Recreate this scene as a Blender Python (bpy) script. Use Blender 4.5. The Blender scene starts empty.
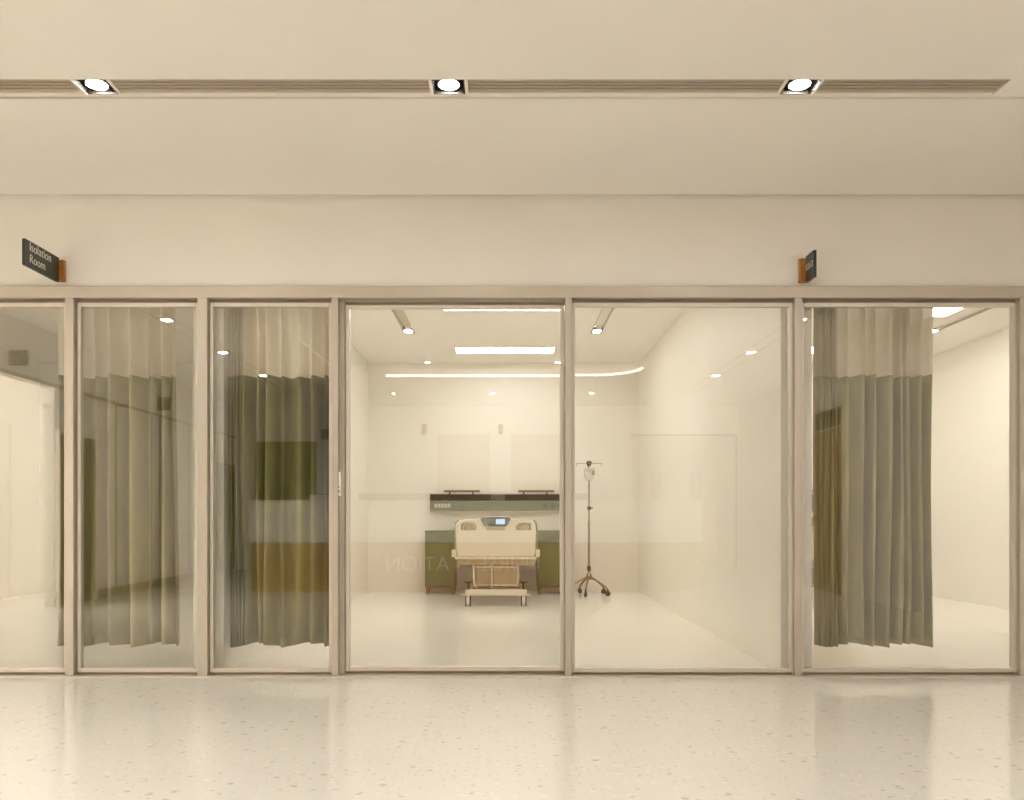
import bpy, bmesh, math, random
from mathutils import Vector, Matrix
random.seed(7)
scn = bpy.context.scene
COL = scn.collection
PI = math.pi

# ------------------------------------------------------------------ materials
def new_mat(name):
    m = bpy.data.materials.new(name); m.use_nodes = True
    nt = m.node_tree; nt.nodes.clear()
    out = nt.nodes.new('ShaderNodeOutputMaterial')
    return m, nt, out

def pmat(name, col, rough=0.6, metal=0.0, spec=0.5, noise=0.0, nscale=6.0, bump=0.0, bscale=60.0, coat=0.0, stretch=None, trans=0.0):
    m, nt, out = new_mat(name)
    b = nt.nodes.new('ShaderNodeBsdfPrincipled')
    b.inputs['Base Color'].default_value = (*col, 1)
    b.inputs['Roughness'].default_value = rough
    b.inputs['Metallic'].default_value = metal
    b.inputs['Specular IOR Level'].default_value = spec
    b.inputs['Coat Weight'].default_value = coat
    tc = nt.nodes.new('ShaderNodeTexCoord')
    vec = tc.outputs['Object']
    if stretch:
        mp = nt.nodes.new('ShaderNodeMapping'); mp.inputs['Scale'].default_value = stretch
        nt.links.new(vec, mp.inputs['Vector']); vec = mp.outputs['Vector']
    if noise > 0:
        n = nt.nodes.new('ShaderNodeTexNoise'); n.inputs['Scale'].default_value = nscale; n.inputs['Detail'].default_value = 5
        nt.links.new(vec, n.inputs['Vector'])
        r = nt.nodes.new('ShaderNodeMapRange')
        r.inputs['From Min'].default_value = 0.3; r.inputs['From Max'].default_value = 0.7
        r.inputs['To Min'].default_value = 1 - noise; r.inputs['To Max'].default_value = 1 + noise
        nt.links.new(n.outputs['Fac'], r.inputs['Value'])
        mx = nt.nodes.new('ShaderNodeVectorMath'); mx.operation = 'SCALE'
        mx.inputs[0].default_value = col
        nt.links.new(r.outputs['Result'], mx.inputs['Scale'])
        nt.links.new(mx.outputs['Vector'], b.inputs['Base Color'])
    if bump > 0:
        n2 = nt.nodes.new('ShaderNodeTexNoise'); n2.inputs['Scale'].default_value = bscale; n2.inputs['Detail'].default_value = 4
        nt.links.new(vec, n2.inputs['Vector'])
        bp = nt.nodes.new('ShaderNodeBump'); bp.inputs['Strength'].default_value = bump; bp.inputs['Distance'].default_value = 0.01
        nt.links.new(n2.outputs['Fac'], bp.inputs['Height']); nt.links.new(bp.outputs['Normal'], b.inputs['Normal'])
    nt.links.new(b.outputs['BSDF'], out.inputs['Surface'])
    return m

def emat(name, col, strength):
    m, nt, out = new_mat(name)
    e = nt.nodes.new('ShaderNodeEmission'); e.inputs['Color'].default_value = (*col, 1); e.inputs['Strength'].default_value = strength
    nt.links.new(e.outputs['Emission'], out.inputs['Surface'])
    return m

def glass_mat(name, f0=0.06):
    m, nt, out = new_mat(name)
    t = nt.nodes.new('ShaderNodeBsdfTransparent'); t.inputs['Color'].default_value = (0.985, 0.985, 0.97, 1)
    g = nt.nodes.new('ShaderNodeBsdfGlossy'); g.inputs['Roughness'].default_value = 0.0; g.inputs['Color'].default_value = (1, 1, 1, 1)
    lw = nt.nodes.new('ShaderNodeLayerWeight'); lw.inputs['Blend'].default_value = 0.5
    p = nt.nodes.new('ShaderNodeMath'); p.operation = 'POWER'; p.inputs[1].default_value = 5
    nt.links.new(lw.outputs['Facing'], p.inputs[0])
    a = nt.nodes.new('ShaderNodeMath'); a.operation = 'MULTIPLY_ADD'; a.inputs[1].default_value = 1 - f0; a.inputs[2].default_value = f0
    nt.links.new(p.outputs[0], a.inputs[0])
    mx = nt.nodes.new('ShaderNodeMixShader')
    nt.links.new(a.outputs[0], mx.inputs[0]); nt.links.new(t.outputs[0], mx.inputs[1]); nt.links.new(g.outputs[0], mx.inputs[2])
    nt.links.new(mx.outputs[0], out.inputs['Surface'])
    return m

def terrazzo(name, base, dark, light, rough, amount):
    m, nt, out = new_mat(name)
    b = nt.nodes.new('ShaderNodeBsdfPrincipled'); b.inputs['Roughness'].default_value = rough
    b.inputs['Specular IOR Level'].default_value = 0.5
    tc = nt.nodes.new('ShaderNodeTexCoord')
    mp = nt.nodes.new('ShaderNodeMapping'); nt.links.new(tc.outputs['Object'], mp.inputs['Vector'])
    nz = nt.nodes.new('ShaderNodeTexNoise'); nz.inputs['Scale'].default_value = 30; nz.inputs['Detail'].default_value = 3
    nt.links.new(mp.outputs['Vector'], nz.inputs['Vector'])
    wob = nt.nodes.new('ShaderNodeVectorMath'); wob.operation = 'MULTIPLY_ADD'
    wob.inputs[1].default_value = (0.055, 0.055, 0.0)
    nt.links.new(nz.outputs['Color'], wob.inputs[0]); nt.links.new(mp.outputs['Vector'], wob.inputs[2])
    cur = None
    prev = None
    mottle = nt.nodes.new('ShaderNodeTexNoise'); mottle.inputs['Scale'].default_value = 2.2; mottle.inputs['Detail'].default_value = 4
    nt.links.new(mp.outputs['Vector'], mottle.inputs['Vector'])
    cm = nt.nodes.new('ShaderNodeMix'); cm.data_type = 'RGBA'
    cm.inputs['A'].default_value = (*[c * 0.97 for c in base], 1); cm.inputs['B'].default_value = (*[min(1, c * 1.03) for c in base], 1)
    nt.links.new(mottle.outputs['Fac'], cm.inputs['Factor'])
    prev = cm.outputs['Result']
    for sc, rad, keep, c, strg in ((11, 0.13, 0.78, dark, 0.9), (23, 0.15, 0.7, dark, 0.7), (15, 0.17, 0.6, light, 0.8), (45, 0.18, 0.7, dark, 0.3)):
        v = nt.nodes.new('ShaderNodeTexVoronoi'); v.inputs['Scale'].default_value = sc; v.voronoi_dimensions = '2D'
        nt.links.new(wob.outputs['Vector'], v.inputs['Vector'])
        lt = nt.nodes.new('ShaderNodeMath'); lt.operation = 'LESS_THAN'; lt.inputs[1].default_value = rad
        nt.links.new(v.outputs['Distance'], lt.inputs[0])
        sp = nt.nodes.new('ShaderNodeSeparateColor'); nt.links.new(v.outputs['Color'], sp.inputs[0])
        gt = nt.nodes.new('ShaderNodeMath'); gt.operation = 'GREATER_THAN'; gt.inputs[1].default_value = keep
        nt.links.new(sp.outputs[0], gt.inputs[0])
        mu = nt.nodes.new('ShaderNodeMath'); mu.operation = 'MULTIPLY'
        nt.links.new(lt.outputs[0], mu.inputs[0]); nt.links.new(gt.outputs[0], mu.inputs[1])
        m2 = nt.nodes.new('ShaderNodeMath'); m2.operation = 'MULTIPLY'; m2.inputs[1].default_value = strg * amount
        nt.links.new(mu.outputs[0], m2.inputs[0])
        mix = nt.nodes.new('ShaderNodeMix'); mix.data_type = 'RGBA'; mix.inputs['B'].default_value = (*c, 1)
        nt.links.new(m2.outputs[0], mix.inputs['Factor']); nt.links.new(prev, mix.inputs['A'])
        prev = mix.outputs['Result']
    nt.links.new(prev, b.inputs['Base Color'])
    nt.links.new(b.outputs['BSDF'], out.inputs['Surface'])
    return m

def mesh_cloth(name, col, opacity):
    m, nt, out = new_mat(name)
    d = nt.nodes.new('ShaderNodeBsdfDiffuse'); d.inputs['Color'].default_value = (*col, 1)
    tl = nt.nodes.new('ShaderNodeBsdfTranslucent'); tl.inputs['Color'].default_value = (*col, 1)
    a = nt.nodes.new('ShaderNodeMixShader'); a.inputs[0].default_value = 0.45
    nt.links.new(d.outputs[0], a.inputs[1]); nt.links.new(tl.outputs[0], a.inputs[2])
    t = nt.nodes.new('ShaderNodeBsdfTransparent')
    mx = nt.nodes.new('ShaderNodeMixShader'); mx.inputs[0].default_value = opacity
    nt.links.new(t.outputs[0], mx.inputs[1]); nt.links.new(a.outputs[0], mx.inputs[2])
    nt.links.new(mx.outputs[0], out.inputs['Surface'])
    return m

WARM = (1.0, 0.90, 0.74)
M = dict(
    ceil=pmat('ceiling_paint', (0.85, 0.825, 0.78), 0.8, noise=0.01, nscale=2, bump=0.02, bscale=200),
    wall=pmat('wall_paint', (0.82, 0.795, 0.75), 0.75, noise=0.012, nscale=2, bump=0.03, bscale=180),
    icu=pmat('icu_wall_panel', (0.85, 0.825, 0.77), 0.45, noise=0.01, nscale=1.5),
    alu=pmat('champagne_aluminium', (0.54, 0.485, 0.415), 0.38, 0.25, noise=0.004, nscale=3),
    alu_l=pmat('champagne_bead', (0.69, 0.635, 0.56), 0.35, 0.2, noise=0.004, nscale=3),
    gasket=pmat('brown_gasket', (0.34, 0.27, 0.20), 0.7, noise=0.05),
    glass=glass_mat('clear_glazing', 0.08),
    floor=terrazzo('terrazzo_vinyl', (0.80, 0.782, 0.74), (0.42, 0.30, 0.16), (0.95, 0.92, 0.85), 0.10, 0.42),
    icufloor=terrazzo('ward_vinyl', (0.86, 0.835, 0.775), (0.55, 0.46, 0.33), (0.86, 0.8, 0.7), 0.15, 0.12),
    grille=pmat('grille_bronze', (0.50, 0.44, 0.35), 0.5, 0.2, noise=0.004),
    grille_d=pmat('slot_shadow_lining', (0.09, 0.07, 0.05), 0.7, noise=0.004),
    trim=pmat('cream_trim', (0.86, 0.80, 0.70), 0.4, noise=0.01),
    black=pmat('dark_lamp_housing', (0.03, 0.022, 0.015), 0.6, 0.0, noise=0.03),
    bulb=emat('downlight_led', (1.0, 0.95, 0.85), 150),
    halllamp=emat('hall_lamp_led', (1.0, 0.97, 0.95), 420),
    slotlamp=emat('slot_lamp_led', (1.0, 0.97, 0.95), 135),
    panel=emat('ceiling_panel_led', (1.0, 0.945, 0.87), 19.0),
    panelb=emat('ceiling_panel_led_rear', (1.0, 0.945, 0.87), 9.5),
    panelfill=emat('left_room_fill_added', (1.0, 0.935, 0.83), 8.0),
    roomled=emat('bright_room_led', (1.0, 0.95, 0.87), 40.0),
    covesoft=emat('cove_led_soft', (1.0, 0.88, 0.70), 1.3),
    covefill=emat('cove_fill_added', (1.0, 0.96, 0.94), 95.0),
    cove=emat('cove_led', (1.0, 0.88, 0.68), 6.0),
    sign=pmat('dark_green_plate', (0.028, 0.036, 0.026), 0.35, noise=0.06, nscale=20),
    letter=pmat('cream_letter', (0.90, 0.88, 0.83), 0.5, noise=0.01),
    oak=pmat('orange_oak', (0.40, 0.17, 0.035), 0.45, noise=0.2, nscale=30, stretch=(8, 8, 0.7)),
    wood=pmat('counter_wood', (0.44, 0.265, 0.10), 0.45, noise=0.22, nscale=14, stretch=(3, 3, 0.25)),
    doorwood=pmat('door_wood', (0.30, 0.17, 0.06), 0.45, noise=0.25, nscale=12, stretch=(6, 6, 0.3)),
    counter=pmat('counter_white', (0.72, 0.70, 0.64), 0.35, noise=0.03, nscale=3),
    tanc=pmat('brown_cabinet_laminate', (0.17, 0.115, 0.06), 0.5, noise=0.06),
    recess=pmat('recess_paint', (0.70, 0.63, 0.52), 0.7, noise=0.02),
    sensor=pmat('sensor_plastic', (0.66, 0.60, 0.50), 0.5, noise=0.02),
    tan=pmat('tan_laminate', (0.52, 0.42, 0.28), 0.5, noise=0.04, nscale=4),
    darkgreen=pmat('dark_green_door', (0.035, 0.04, 0.02), 0.45, noise=0.05),
    skirt=pmat('brown_skirting', (0.15, 0.11, 0.065), 0.4, noise=0.04),
    fab=pmat('olive_curtain_fabric', (0.40, 0.36, 0.20), 0.9, spec=0.1, noise=0.10, nscale=5, bump=0.25, bscale=9, stretch=(1, 1, 0.5)),
    fabd=pmat('deep_olive_curtain_fabric', (0.235, 0.225, 0.10), 0.9, spec=0.1, noise=0.12, nscale=5, bump=0.25, bscale=9, stretch=(1, 1, 0.5)),
    net=mesh_cloth('curtain_net', (0.80, 0.75, 0.65), 0.995),
    cab=pmat('olive_cabinet', (0.12, 0.14, 0.045), 0.45, noise=0.04),
    brown=pmat('brown_cabinet_frame', (0.20, 0.10, 0.04), 0.45, noise=0.12, nscale=12, stretch=(6, 6, 0.5)),
    console=pmat('sage_console', (0.13, 0.145, 0.085), 0.4, noise=0.03),
    darkbrown=pmat('dark_bronze', (0.055, 0.035, 0.018), 0.45, 0.2, noise=0.05),
    bedw=pmat('bed_plastic', (0.70, 0.63, 0.52), 0.4, noise=0.015),
    bedd=pmat('bed_plastic_tan', (0.46, 0.36, 0.23), 0.5, noise=0.03),
    matt=pmat('mattress_vinyl', (0.74, 0.69, 0.58), 0.6, noise=0.02),
    panelg=pmat('control_panel_green', (0.075, 0.085, 0.045), 0.35, noise=0.03),
    button=pmat('panel_buttons', (0.20, 0.21, 0.14), 0.4, noise=0.03),
    screen=emat('bed_screen', (0.55, 0.78, 1.0), 0.85),
    chrome=pmat('brushed_steel', (0.42, 0.36, 0.27), 0.28, 0.9, noise=0.04, nscale=20),
    steel=pmat('pole_steel', (0.33, 0.26, 0.17), 0.3, 0.8, noise=0.04, nscale=20),
    rubber=pmat('dark_rubber', (0.03, 0.02, 0.012), 0.6, noise=0.1),
    bag=mesh_cloth('iv_bag_film', (0.9, 0.87, 0.78), 0.45),
    bagink=pmat('bag_print', (0.22, 0.18, 0.11), 0.6, noise=0.05),
    plate=pmat('pink_label', (0.56, 0.45, 0.36), 0.5, noise=0.03),
    greyp=pmat('grey_panel', (0.45, 0.46, 0.47), 0.5, noise=0.02),
    device=pmat('pale_device', (0.72, 0.72, 0.74), 0.3, noise=0.02),
)

# ------------------------------------------------------------------ mesh helpers
def box(bm, x0, x1, y0, y1, z0, z1):
    vs = [bm.verts.new((x, y, z)) for z in (z0, z1) for y in (y0, y1) for x in (x0, x1)]
    for f in ((0, 2, 3, 1), (4, 5, 7, 6), (0, 1, 5, 4), (2, 6, 7, 3), (0, 4, 6, 2), (1, 3, 7, 5)):
        bm.faces.new([vs[i] for i in f])

def cyl(bm, p0, p1, r0, r1=None, seg=16):
    p0 = Vector(p0); p1 = Vector(p1); r1 = r0 if r1 is None else r1
    d = (p1 - p0).normalized()
    a = d.orthogonal().normalized(); b = d.cross(a)
    A = []; B = []
    for i in range(seg):
        t = 2 * PI * i / seg; u = a * math.cos(t) + b * math.sin(t)
        A.append(bm.verts.new(p0 + u * r0)); B.append(bm.verts.new(p1 + u * r1))
    for i in range(seg):
        j = (i + 1) % seg
        bm.faces.new((A[i], A[j], B[j], B[i]))
    bm.faces.new(A[::-1]); bm.faces.new(B)

def lathe(bm, prof, cx=0, cy=0, cz=0, seg=24):
    rings = []
    for r, z in prof:
        rings.append([bm.verts.new((cx + r * math.cos(2 * PI * i / seg), cy + r * math.sin(2 * PI * i / seg), cz + z)) for i in range(seg)])
    for a, b in zip(rings, rings[1:]):
        for i in range(seg):
            j = (i + 1) % seg
            bm.faces.new((a[i], a[j], b[j], b[i]))
    bm.faces.new(rings[0][::-1]); bm.faces.new(rings[-1])

def tube(bm, pts, r, seg=10):
    pts = [Vector(p) for p in pts]
    rings = []
    for i, p in enumerate(pts):
        d = (pts[min(i + 1, len(pts) - 1)] - pts[max(i - 1, 0)]).normalized()
        ref = Vector((0, 0, 1)) if abs(d.z) < 0.95 else Vector((1, 0, 0))
        a = d.cross(ref).normalized(); b = a.cross(d)
        rings.append([bm.verts.new(p + (a * math.cos(2 * PI * k / seg) + b * math.sin(2 * PI * k / seg)) * r) for k in range(seg)])
    for A, B in zip(rings, rings[1:]):
        for i in range(seg):
            j = (i + 1) % seg
            bm.faces.new((A[i], A[j], B[j], B[i]))
    bm.faces.new(rings[0][::-1]); bm.faces.new(rings[-1])

def link(name, me, mat, parent=None, bevel=0, smooth=False, seg=2):
    if mat is not None:
        me.materials.clear(); me.materials.append(mat)
    o = bpy.data.objects.new(name, me); COL.objects.link(o)
    if parent: o.parent = parent
    if smooth:
        for p in me.polygons: p.use_smooth = True
    if bevel:
        b = o.modifiers.new('bevel', 'BEVEL'); b.width = bevel; b.segments = seg; b.limit_method = 'ANGLE'; b.angle_limit = 0.6
    return o

def obj(name, bm, mat, parent=None, bevel=0, smooth=False, seg=2):
    bmesh.ops.recalc_face_normals(bm, faces=bm.faces)
    me = bpy.data.meshes.new(name); bm.to_mesh(me); bm.free()
    return link(name, me, mat, parent, bevel, smooth, seg)

def bx(name, mat, parent, dims, bevel=0):
    bm = bmesh.new()
    if isinstance(dims[0], (int, float)): dims = [dims]
    for d in dims: box(bm, *d)
    return obj(name, bm, mat, parent, bevel)

def outline_mesh(name, loops, depth, bev=0.0):
    """filled 2-D outline (first loop) with holes, extruded +-depth about its plane (XY)"""
    cu = bpy.data.curves.new(name, 'CURVE'); cu.dimensions = '2D'; cu.fill_mode = 'BOTH'
    cu.extrude = depth; cu.bevel_depth = bev; cu.bevel_resolution = 2
    if bev: cu.offset = -bev
    for lp in loops:
        s = cu.splines.new('POLY'); s.points.add(len(lp) - 1); s.use_cyclic_u = True
        for i, (x, y) in enumerate(lp): s.points[i].co = (x, y, 0, 1)
    ob = bpy.data.objects.new(name + '_src', cu); COL.objects.link(ob)
    dg = bpy.context.evaluated_depsgraph_get(); dg.update()
    me = bpy.data.meshes.new_from_object(ob.evaluated_get(dg))
    bpy.data.objects.remove(ob); bpy.data.curves.remove(cu)
    me.name = name
    return me

def text_mesh(name, body, size, depth=0.002, align='LEFT', spacing=1.0, line=1.0, thin=0.012):
    cu = bpy.data.curves.new(name, 'FONT'); cu.body = body; cu.size = size; cu.extrude = depth
    cu.align_x = align; cu.space_character = spacing; cu.space_line = line; cu.offset = -size * thin
    ob = bpy.data.objects.new(name + '_src', cu); COL.objects.link(ob)
    dg = bpy.context.evaluated_depsgraph_get(); dg.update()
    me = bpy.data.meshes.new_from_object(ob.evaluated_get(dg))
    bpy.data.objects.remove(ob); bpy.data.curves.remove(cu)
    me.name = name
    return me

def rrect(x0, x1, y0, y1, r, n=8):
    pts = []
    for cx, cy, a0 in ((x1 - r, y0 + r, -90), (x1 - r, y1 - r, 0), (x0 + r, y1 - r, 90), (x0 + r, y0 + r, 180)):
        for k in range(n + 1):
            a = math.radians(a0 + 90 * k / n)
            pts.append((cx + r * math.cos(a), cy + r * math.sin(a)))
    return pts

def rect(x0, x1, y0, y1): return [(x0, y0), (x1, y0), (x1, y1), (x0, y1)]

def tag(o, label, cat, group=None):
    o['label'] = label; o['category'] = cat
    if group: o['group'] = group
    return o

def thing(name, label, cat, loc=(0, 0, 0), rz=0, group=None):
    o = bpy.data.objects.new(name, None); COL.objects.link(o)
    o.empty_display_size = 0.1
    o.location = loc; o.rotation_euler = (0, 0, rz)
    return tag(o, label, cat, group)

def struct(o):
    o['kind'] = 'structure'; return o

def dup(root, loc, label, rz=None):
    c = root.copy(); COL.objects.link(c); c.location = loc; c['label'] = label
    if rz is not None: c.rotation_euler = (0, 0, rz)
    for ch in list(root.children):
        k = ch.copy(); COL.objects.link(k); k.parent = c
        for g in list(ch.children):
            q = g.copy(); COL.objects.link(q); q.parent = k
    return c

# ------------------------------------------------------------------ pixel <-> place for the glazing plane
CAMZ, D, F = 1.1, 5.65, 830.0
VX, VY = 505.0, 515.0
def gx(px): return (px - VX) * D / F
def gz(py): return CAMZ + (VY - py) * D / F

CH = 3.27          # ceiling height
YB = 6.2           # back wall of the rooms
XL, XR = -5.37, 4.66   # hall side walls
YE = -10.85        # far wall of the hall (behind the camera)
PL0, PL1 = -2.16, -1.95   # left partition
PR0, PR1 = 1.91, 2.125    # right partition
RL, RR = -6.65, 5.83      # outer walls of the two side rooms

# ------------------------------------------------------------------ setting: floors
struct(bx('floor', M['floor'], None, (XL - 0.15, XR + 0.15, YE - 1.8, 0.02, -0.12, 0.0)))
struct(bx('floor_ward', M['icufloor'], None, (RL - 0.15, RR + 0.15, 0.02, YB + 0.15, -0.12, 0.0)))

# ------------------------------------------------------------------ ceilings
SX1 = gx(505) + 2.52       # right end of the slot
SY0, SY1 = -1.514, -1.368
RING = rrect(-2.56, 2.05, -7.3, -2.8, 0.66, 10)
def hall_ceiling():
    slot = rect(XL + 0.02, SX1, SY0, SY1)
    groove = rect(XL + 0.02, XR - 0.02, -1.345, -1.322)
    me = outline_mesh('ceiling', [rect(XL - 0.15, XR + 0.15, YE - 1.8, -0.03), slot, groove, RING], 0.03)
    me.transform(Matrix.Translation((0, 0, CH + 0.03)))
    bm = bmesh.new(); bm.from_mesh(me)
    # lids above slot, groove and raised tray
    box(bm, XL - 0.1, SX1 + 0.05, SY0 - 0.05, SY1 + 0.01, CH + 0.16, CH + 0.18)
    box(bm, XL - 0.1, SX1 + 0.05, SY0 - 0.03, SY0, CH + 0.055, CH + 0.17)
    box(bm, XL - 0.1, SX1 + 0.05, SY1, SY1 + 0.02, CH + 0.055, CH + 0.17)
    box(bm, SX1, SX1 + 0.02, SY0 - 0.02, SY1 + 0.02, CH + 0.055, CH + 0.17)
    box(bm, XL - 0.1, XR + 0.1, -1.355, -1.31, CH + 0.055, CH + 0.08)
    box(bm, XL - 0.1, XR + 0.1, -0.06, 0.02, CH + 0.055, CH + 0.08)
    n = len(RING)
    lo = [bm.verts.new((x, y, CH + 0.05)) for x, y in RING]
    hi = [bm.verts.new((x, y, CH + 0.12)) for x, y in RING]
    for i in range(n):
        j = (i + 1) % n
        bm.faces.new((lo[i], hi[i], hi[j], lo[j]))
    bm.faces.new(hi)
    m2 = bpy.data.meshes.new('ceiling'); bm.to_mesh(m2); bm.free()
    return struct(link('ceiling', m2, M['ceil']))
hall_ceiling()

# LED cove strip along the far edge of the raised tray and round its corner
def cove():
    pts = [(-1.87, -7.3)] + [p for p in RING if p[1] < -6.6 and p[0] > 0]
    pts = sorted(pts, key=lambda p: (p[0], p[1]))
    bm = bmesh.new()
    inn = Vector((-0.25, -5.0))
    A = []; B = []; C_ = []; D_ = []
    for x, y in pts:
        d = (inn - Vector((x, y))).normalized() * 0.02
        for L, off, z in ((A, 0.002, CH + 0.004), (B, 0.002, CH + 0.035), (C_, 0.02, CH + 0.035), (D_, 0.02, CH + 0.004)):
            k = d.normalized() * off
            L.append(bm.verts.new((x + k.x, y + k.y, z)))
    for i in range(len(pts) - 1):
        for P, Q in ((A, B), (B, C_), (C_, D_), (D_, A)):
            bm.faces.new((P[i], P[i + 1], Q[i + 1], Q[i]))
    bm.faces.new((A[0], B[0], C_[0], D_[0])); bm.faces.new((A[-1], D_[-1], C_[-1], B[-1]))
    tag(obj('cove_light', bm, M['cove']), 'warm glowing light strip along the edge of the raised ceiling tray', 'light')
cove()
struct(bx('trim_7', M['covesoft'], None, (-2.556, -2.548, -6.6, -3.5, CH + 0.004, CH + 0.03)))
tag(bx('cove_light', M['covefill'], None, (-1.85, 1.35, -2.812, -2.803, CH + 0.01, CH + 0.06)), 'added fill light strip, unseen at the near edge of the raised ceiling tray', 'light')  # added out of sight to brighten the counter front and rear hall

def ward_ceiling():
    holes = []
    for c in (0.0, 3.97):
        holes.append(rect(c - 1.205, c - 1.075, 3.05, 4.27)); holes.append(rect(c + 1.02, c + 1.15, 3.05, 4.27))
    me = outline_mesh('ceiling_ward', [rect(RL - 0.15, RR + 0.15, 0.1, YB + 0.15)] + holes, 0.03)
    me.transform(Matrix.Translation((0, 0, CH + 0.03)))
    bm = bmesh.new(); bm.from_mesh(me)
    for h in holes:
        x0, x1 = h[0][0], h[1][0]
        box(bm, x0 - 0.01, x1 + 0.01, 3.03, 4.29, CH + 0.10, CH + 0.12)
        box(bm, x0 - 0.02, x0, 3.03, 4.29, CH + 0.055, CH + 0.11); box(bm, x1, x1 + 0.02, 3.03, 4.29, CH + 0.055, CH + 0.11)
        box(bm, x0, x1, 3.03, 3.05, CH + 0.055, CH + 0.11); box(bm, x0, x1, 4.27, 4.29, CH + 0.055, CH + 0.11)
    m2 = bpy.data.meshes.new('ceiling_ward'); bm.to_mesh(m2); bm.free()
    struct(link('ceiling_ward', m2, M['ceil']))
ward_ceiling()

# ------------------------------------------------------------------ walls
struct(bx('wall_front', M['wall'], None, (RL - 0.15, RR + 0.15, 0.0, 0.12, 2.60, CH + 0.02)))
struct(bx('wall_back', M['icu'], None, (RL - 0.15, RR + 0.15, YB, YB + 0.12, 0, CH + 0.02)))
struct(bx('wall_partition_left', M['icu'], None, (PL0, PL1, 0.10, YB, 0, CH)))
struct(bx('wall_partition_right', M['icu'], None, (PR0, PR1, 0.10, YB, 0, CH)))
struct(bx('wall_far_left', M['icu'], None, (RL - 0.12, RL, 0.10, YB, 0, CH)))
struct(bx('wall_far_right', M['icu'], None, [(RR, RR + 0.12, 0.10, YB, 0, CH), (RR - 0.05, RR, 0.10, 4.0, 0, CH)]))
# the hall behind the camera, seen mirrored in the glazing
struct(bx('wall_left', M['wall'], None, [(XL - 0.12, XL, YE, -4.2, 0, CH + 0.02), (XL - 0.12, XL, -4.2, -2.4, 2.62, CH + 0.02), (XL - 0.12, XL, -2.4, -0.06, 0, CH + 0.02)]))
struct(bx('wall_side_room', M['icu'], None, [(XL - 2.2, XL - 2.1, -5.2, -1.6, 0, CH), (XL - 2.2, XL - 0.12, -5.2, -5.1, 0, CH), (XL - 2.2, XL - 0.12, -1.7, -1.6, 0, CH)]))
struct(bx('floor_side_room', M['icufloor'], None, (XL - 2.2, XL - 0.15, -5.2, -1.6, -0.1, 0.0)))
struct(bx('ceiling_side_room', M['ceil'], None, (XL - 2.2, XL - 0.12, -5.2, -1.6, CH - 0.2, CH - 0.1)))
struct(bx('door_7', M['tan'], None, (XL - 2.1, XL - 2.06, -4.9, -3.9, 0, 2.3), 0.004))
struct(bx('wall_right', M['wall'], None, (XR, XR + 0.12, YE - 1.7, -0.06, 0, CH + 0.02)))
struct(bx('wall_rear', M['wall'], None, [
    (XL - 0.1, -5.03, YE - 0.12, YE, 0, CH), (-5.03, -3.7, YE - 0.12, YE, 2.62, CH), (-3.7, 2.52, YE - 0.12, YE, 0, CH),
    (2.52, XR, YE - 0.12, YE, 2.69, CH)]))
struct(bx('wall_recess', M['recess'], None, [(2.4, XR, YE - 1.7, YE - 1.6, 0, CH), (2.40, 2.52, YE - 1.6, YE - 0.12, 0, CH)]))
struct(bx('trim_8', M['skirt'], None, [(2.50, 4.62, YE, YE + 0.012, 2.67, 2.71), (4.59, 4.62, YE, YE + 0.012, 0, 2.67)]))
struct(bx('baseboard_left', M['skirt'], None, [(XL, XL + 0.015, YE, -4.2, 0, 0.11), (XL, XL + 0.015, -2.4, -0.06, 0, 0.11)]))
struct(bx('trim_1', M['skirt'], None, [(XL, XL + 0.02, YE, -0.06, 2.62, 2.66)]))

# ------------------------------------------------------------------ glazed front
GZ0, GZ1 = gz(671), gz(304)
XF0, XF1 = XL, XR
struct(bx('trim_2', M['alu'], None, [(XF0, XF1, -0.035, 0.09, gz(299), gz(287.5))], 0.004))        # head beam
struct(bx('trim_3', M['alu_l'], None, [(XF0, XF1, -0.05, 0.09, 0.0, gz(675))], 0.002))                 # sill / floor track
posts = [(67.5, 76), (199, 209), (332.5, 339), (565, 571.5), (793, 800.5), (1017, 1028)]
bm = bmesh.new()
for a, b in posts: box(bm, gx(a), gx(b), -0.035, 0.09, gz(675), gz(299))
struct(obj('trim_4', bm, M['alu'], None, 0.004))

def pane(name, px0, px1, y, top=302.5, bot=672.5, sw=3.6, rt=4.2, rb=4.2):
    """framed sheet of glass, frame outer edge in glazing-plane pixels"""
    x0, x1, z0, z1 = gx(px0), gx(px1), gz(bot), gz(top)
    s, t, b = sw * D / F, rt * D / F, rb * D / F
    root = bpy.data.objects.new(name, None); COL.objects.link(root); struct(root)
    bx('frame', M['alu_l'], root, [(x0, x0 + s, y - 0.02, y + 0.025, z0, z1), (x1 - s, x1, y - 0.02, y + 0.025, z0, z1),
                                   (x0 + s, x1 - s, y - 0.02, y + 0.025, z1 - t, z1), (x0 + s, x1 - s, y - 0.02, y + 0.025, z0, z0 + b)], 0.004)
    bx('gasket', M['gasket'], root, [(x0 - 0.012, x1 + 0.012, y + 0.0, y + 0.02, z1 + 0.001, z1 + 0.022),
                                     (x0 - 0.012, x1 + 0.012, y + 0.0, y + 0.02, z0 - 0.018, z0 - 0.001)])
    bx('glass', M['glass'], root, (x0 + s * 0.7, x1 - s * 0.7, y - 0.004, y + 0.004, z0 + b * 0.7, z1 - t * 0.7))
    return root
pane('window_1', gx and -285, 67.5, 0.02)
pane('window_2', 77, 199, 0.02)
pane('window_3', 209.5, 332.5, 0.02)
d1 = pane('door_1', 344.5, 564.5, 0.05, top=303.5, bot=672, sw=4.2, rt=3.5, rb=4.5)
pane('window_4', 571.5, 793, 0.02)
pane('window_5', 800.5, 1017, 0.02)
pane('window_6', 1028, 1180, 0.02)
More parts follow.
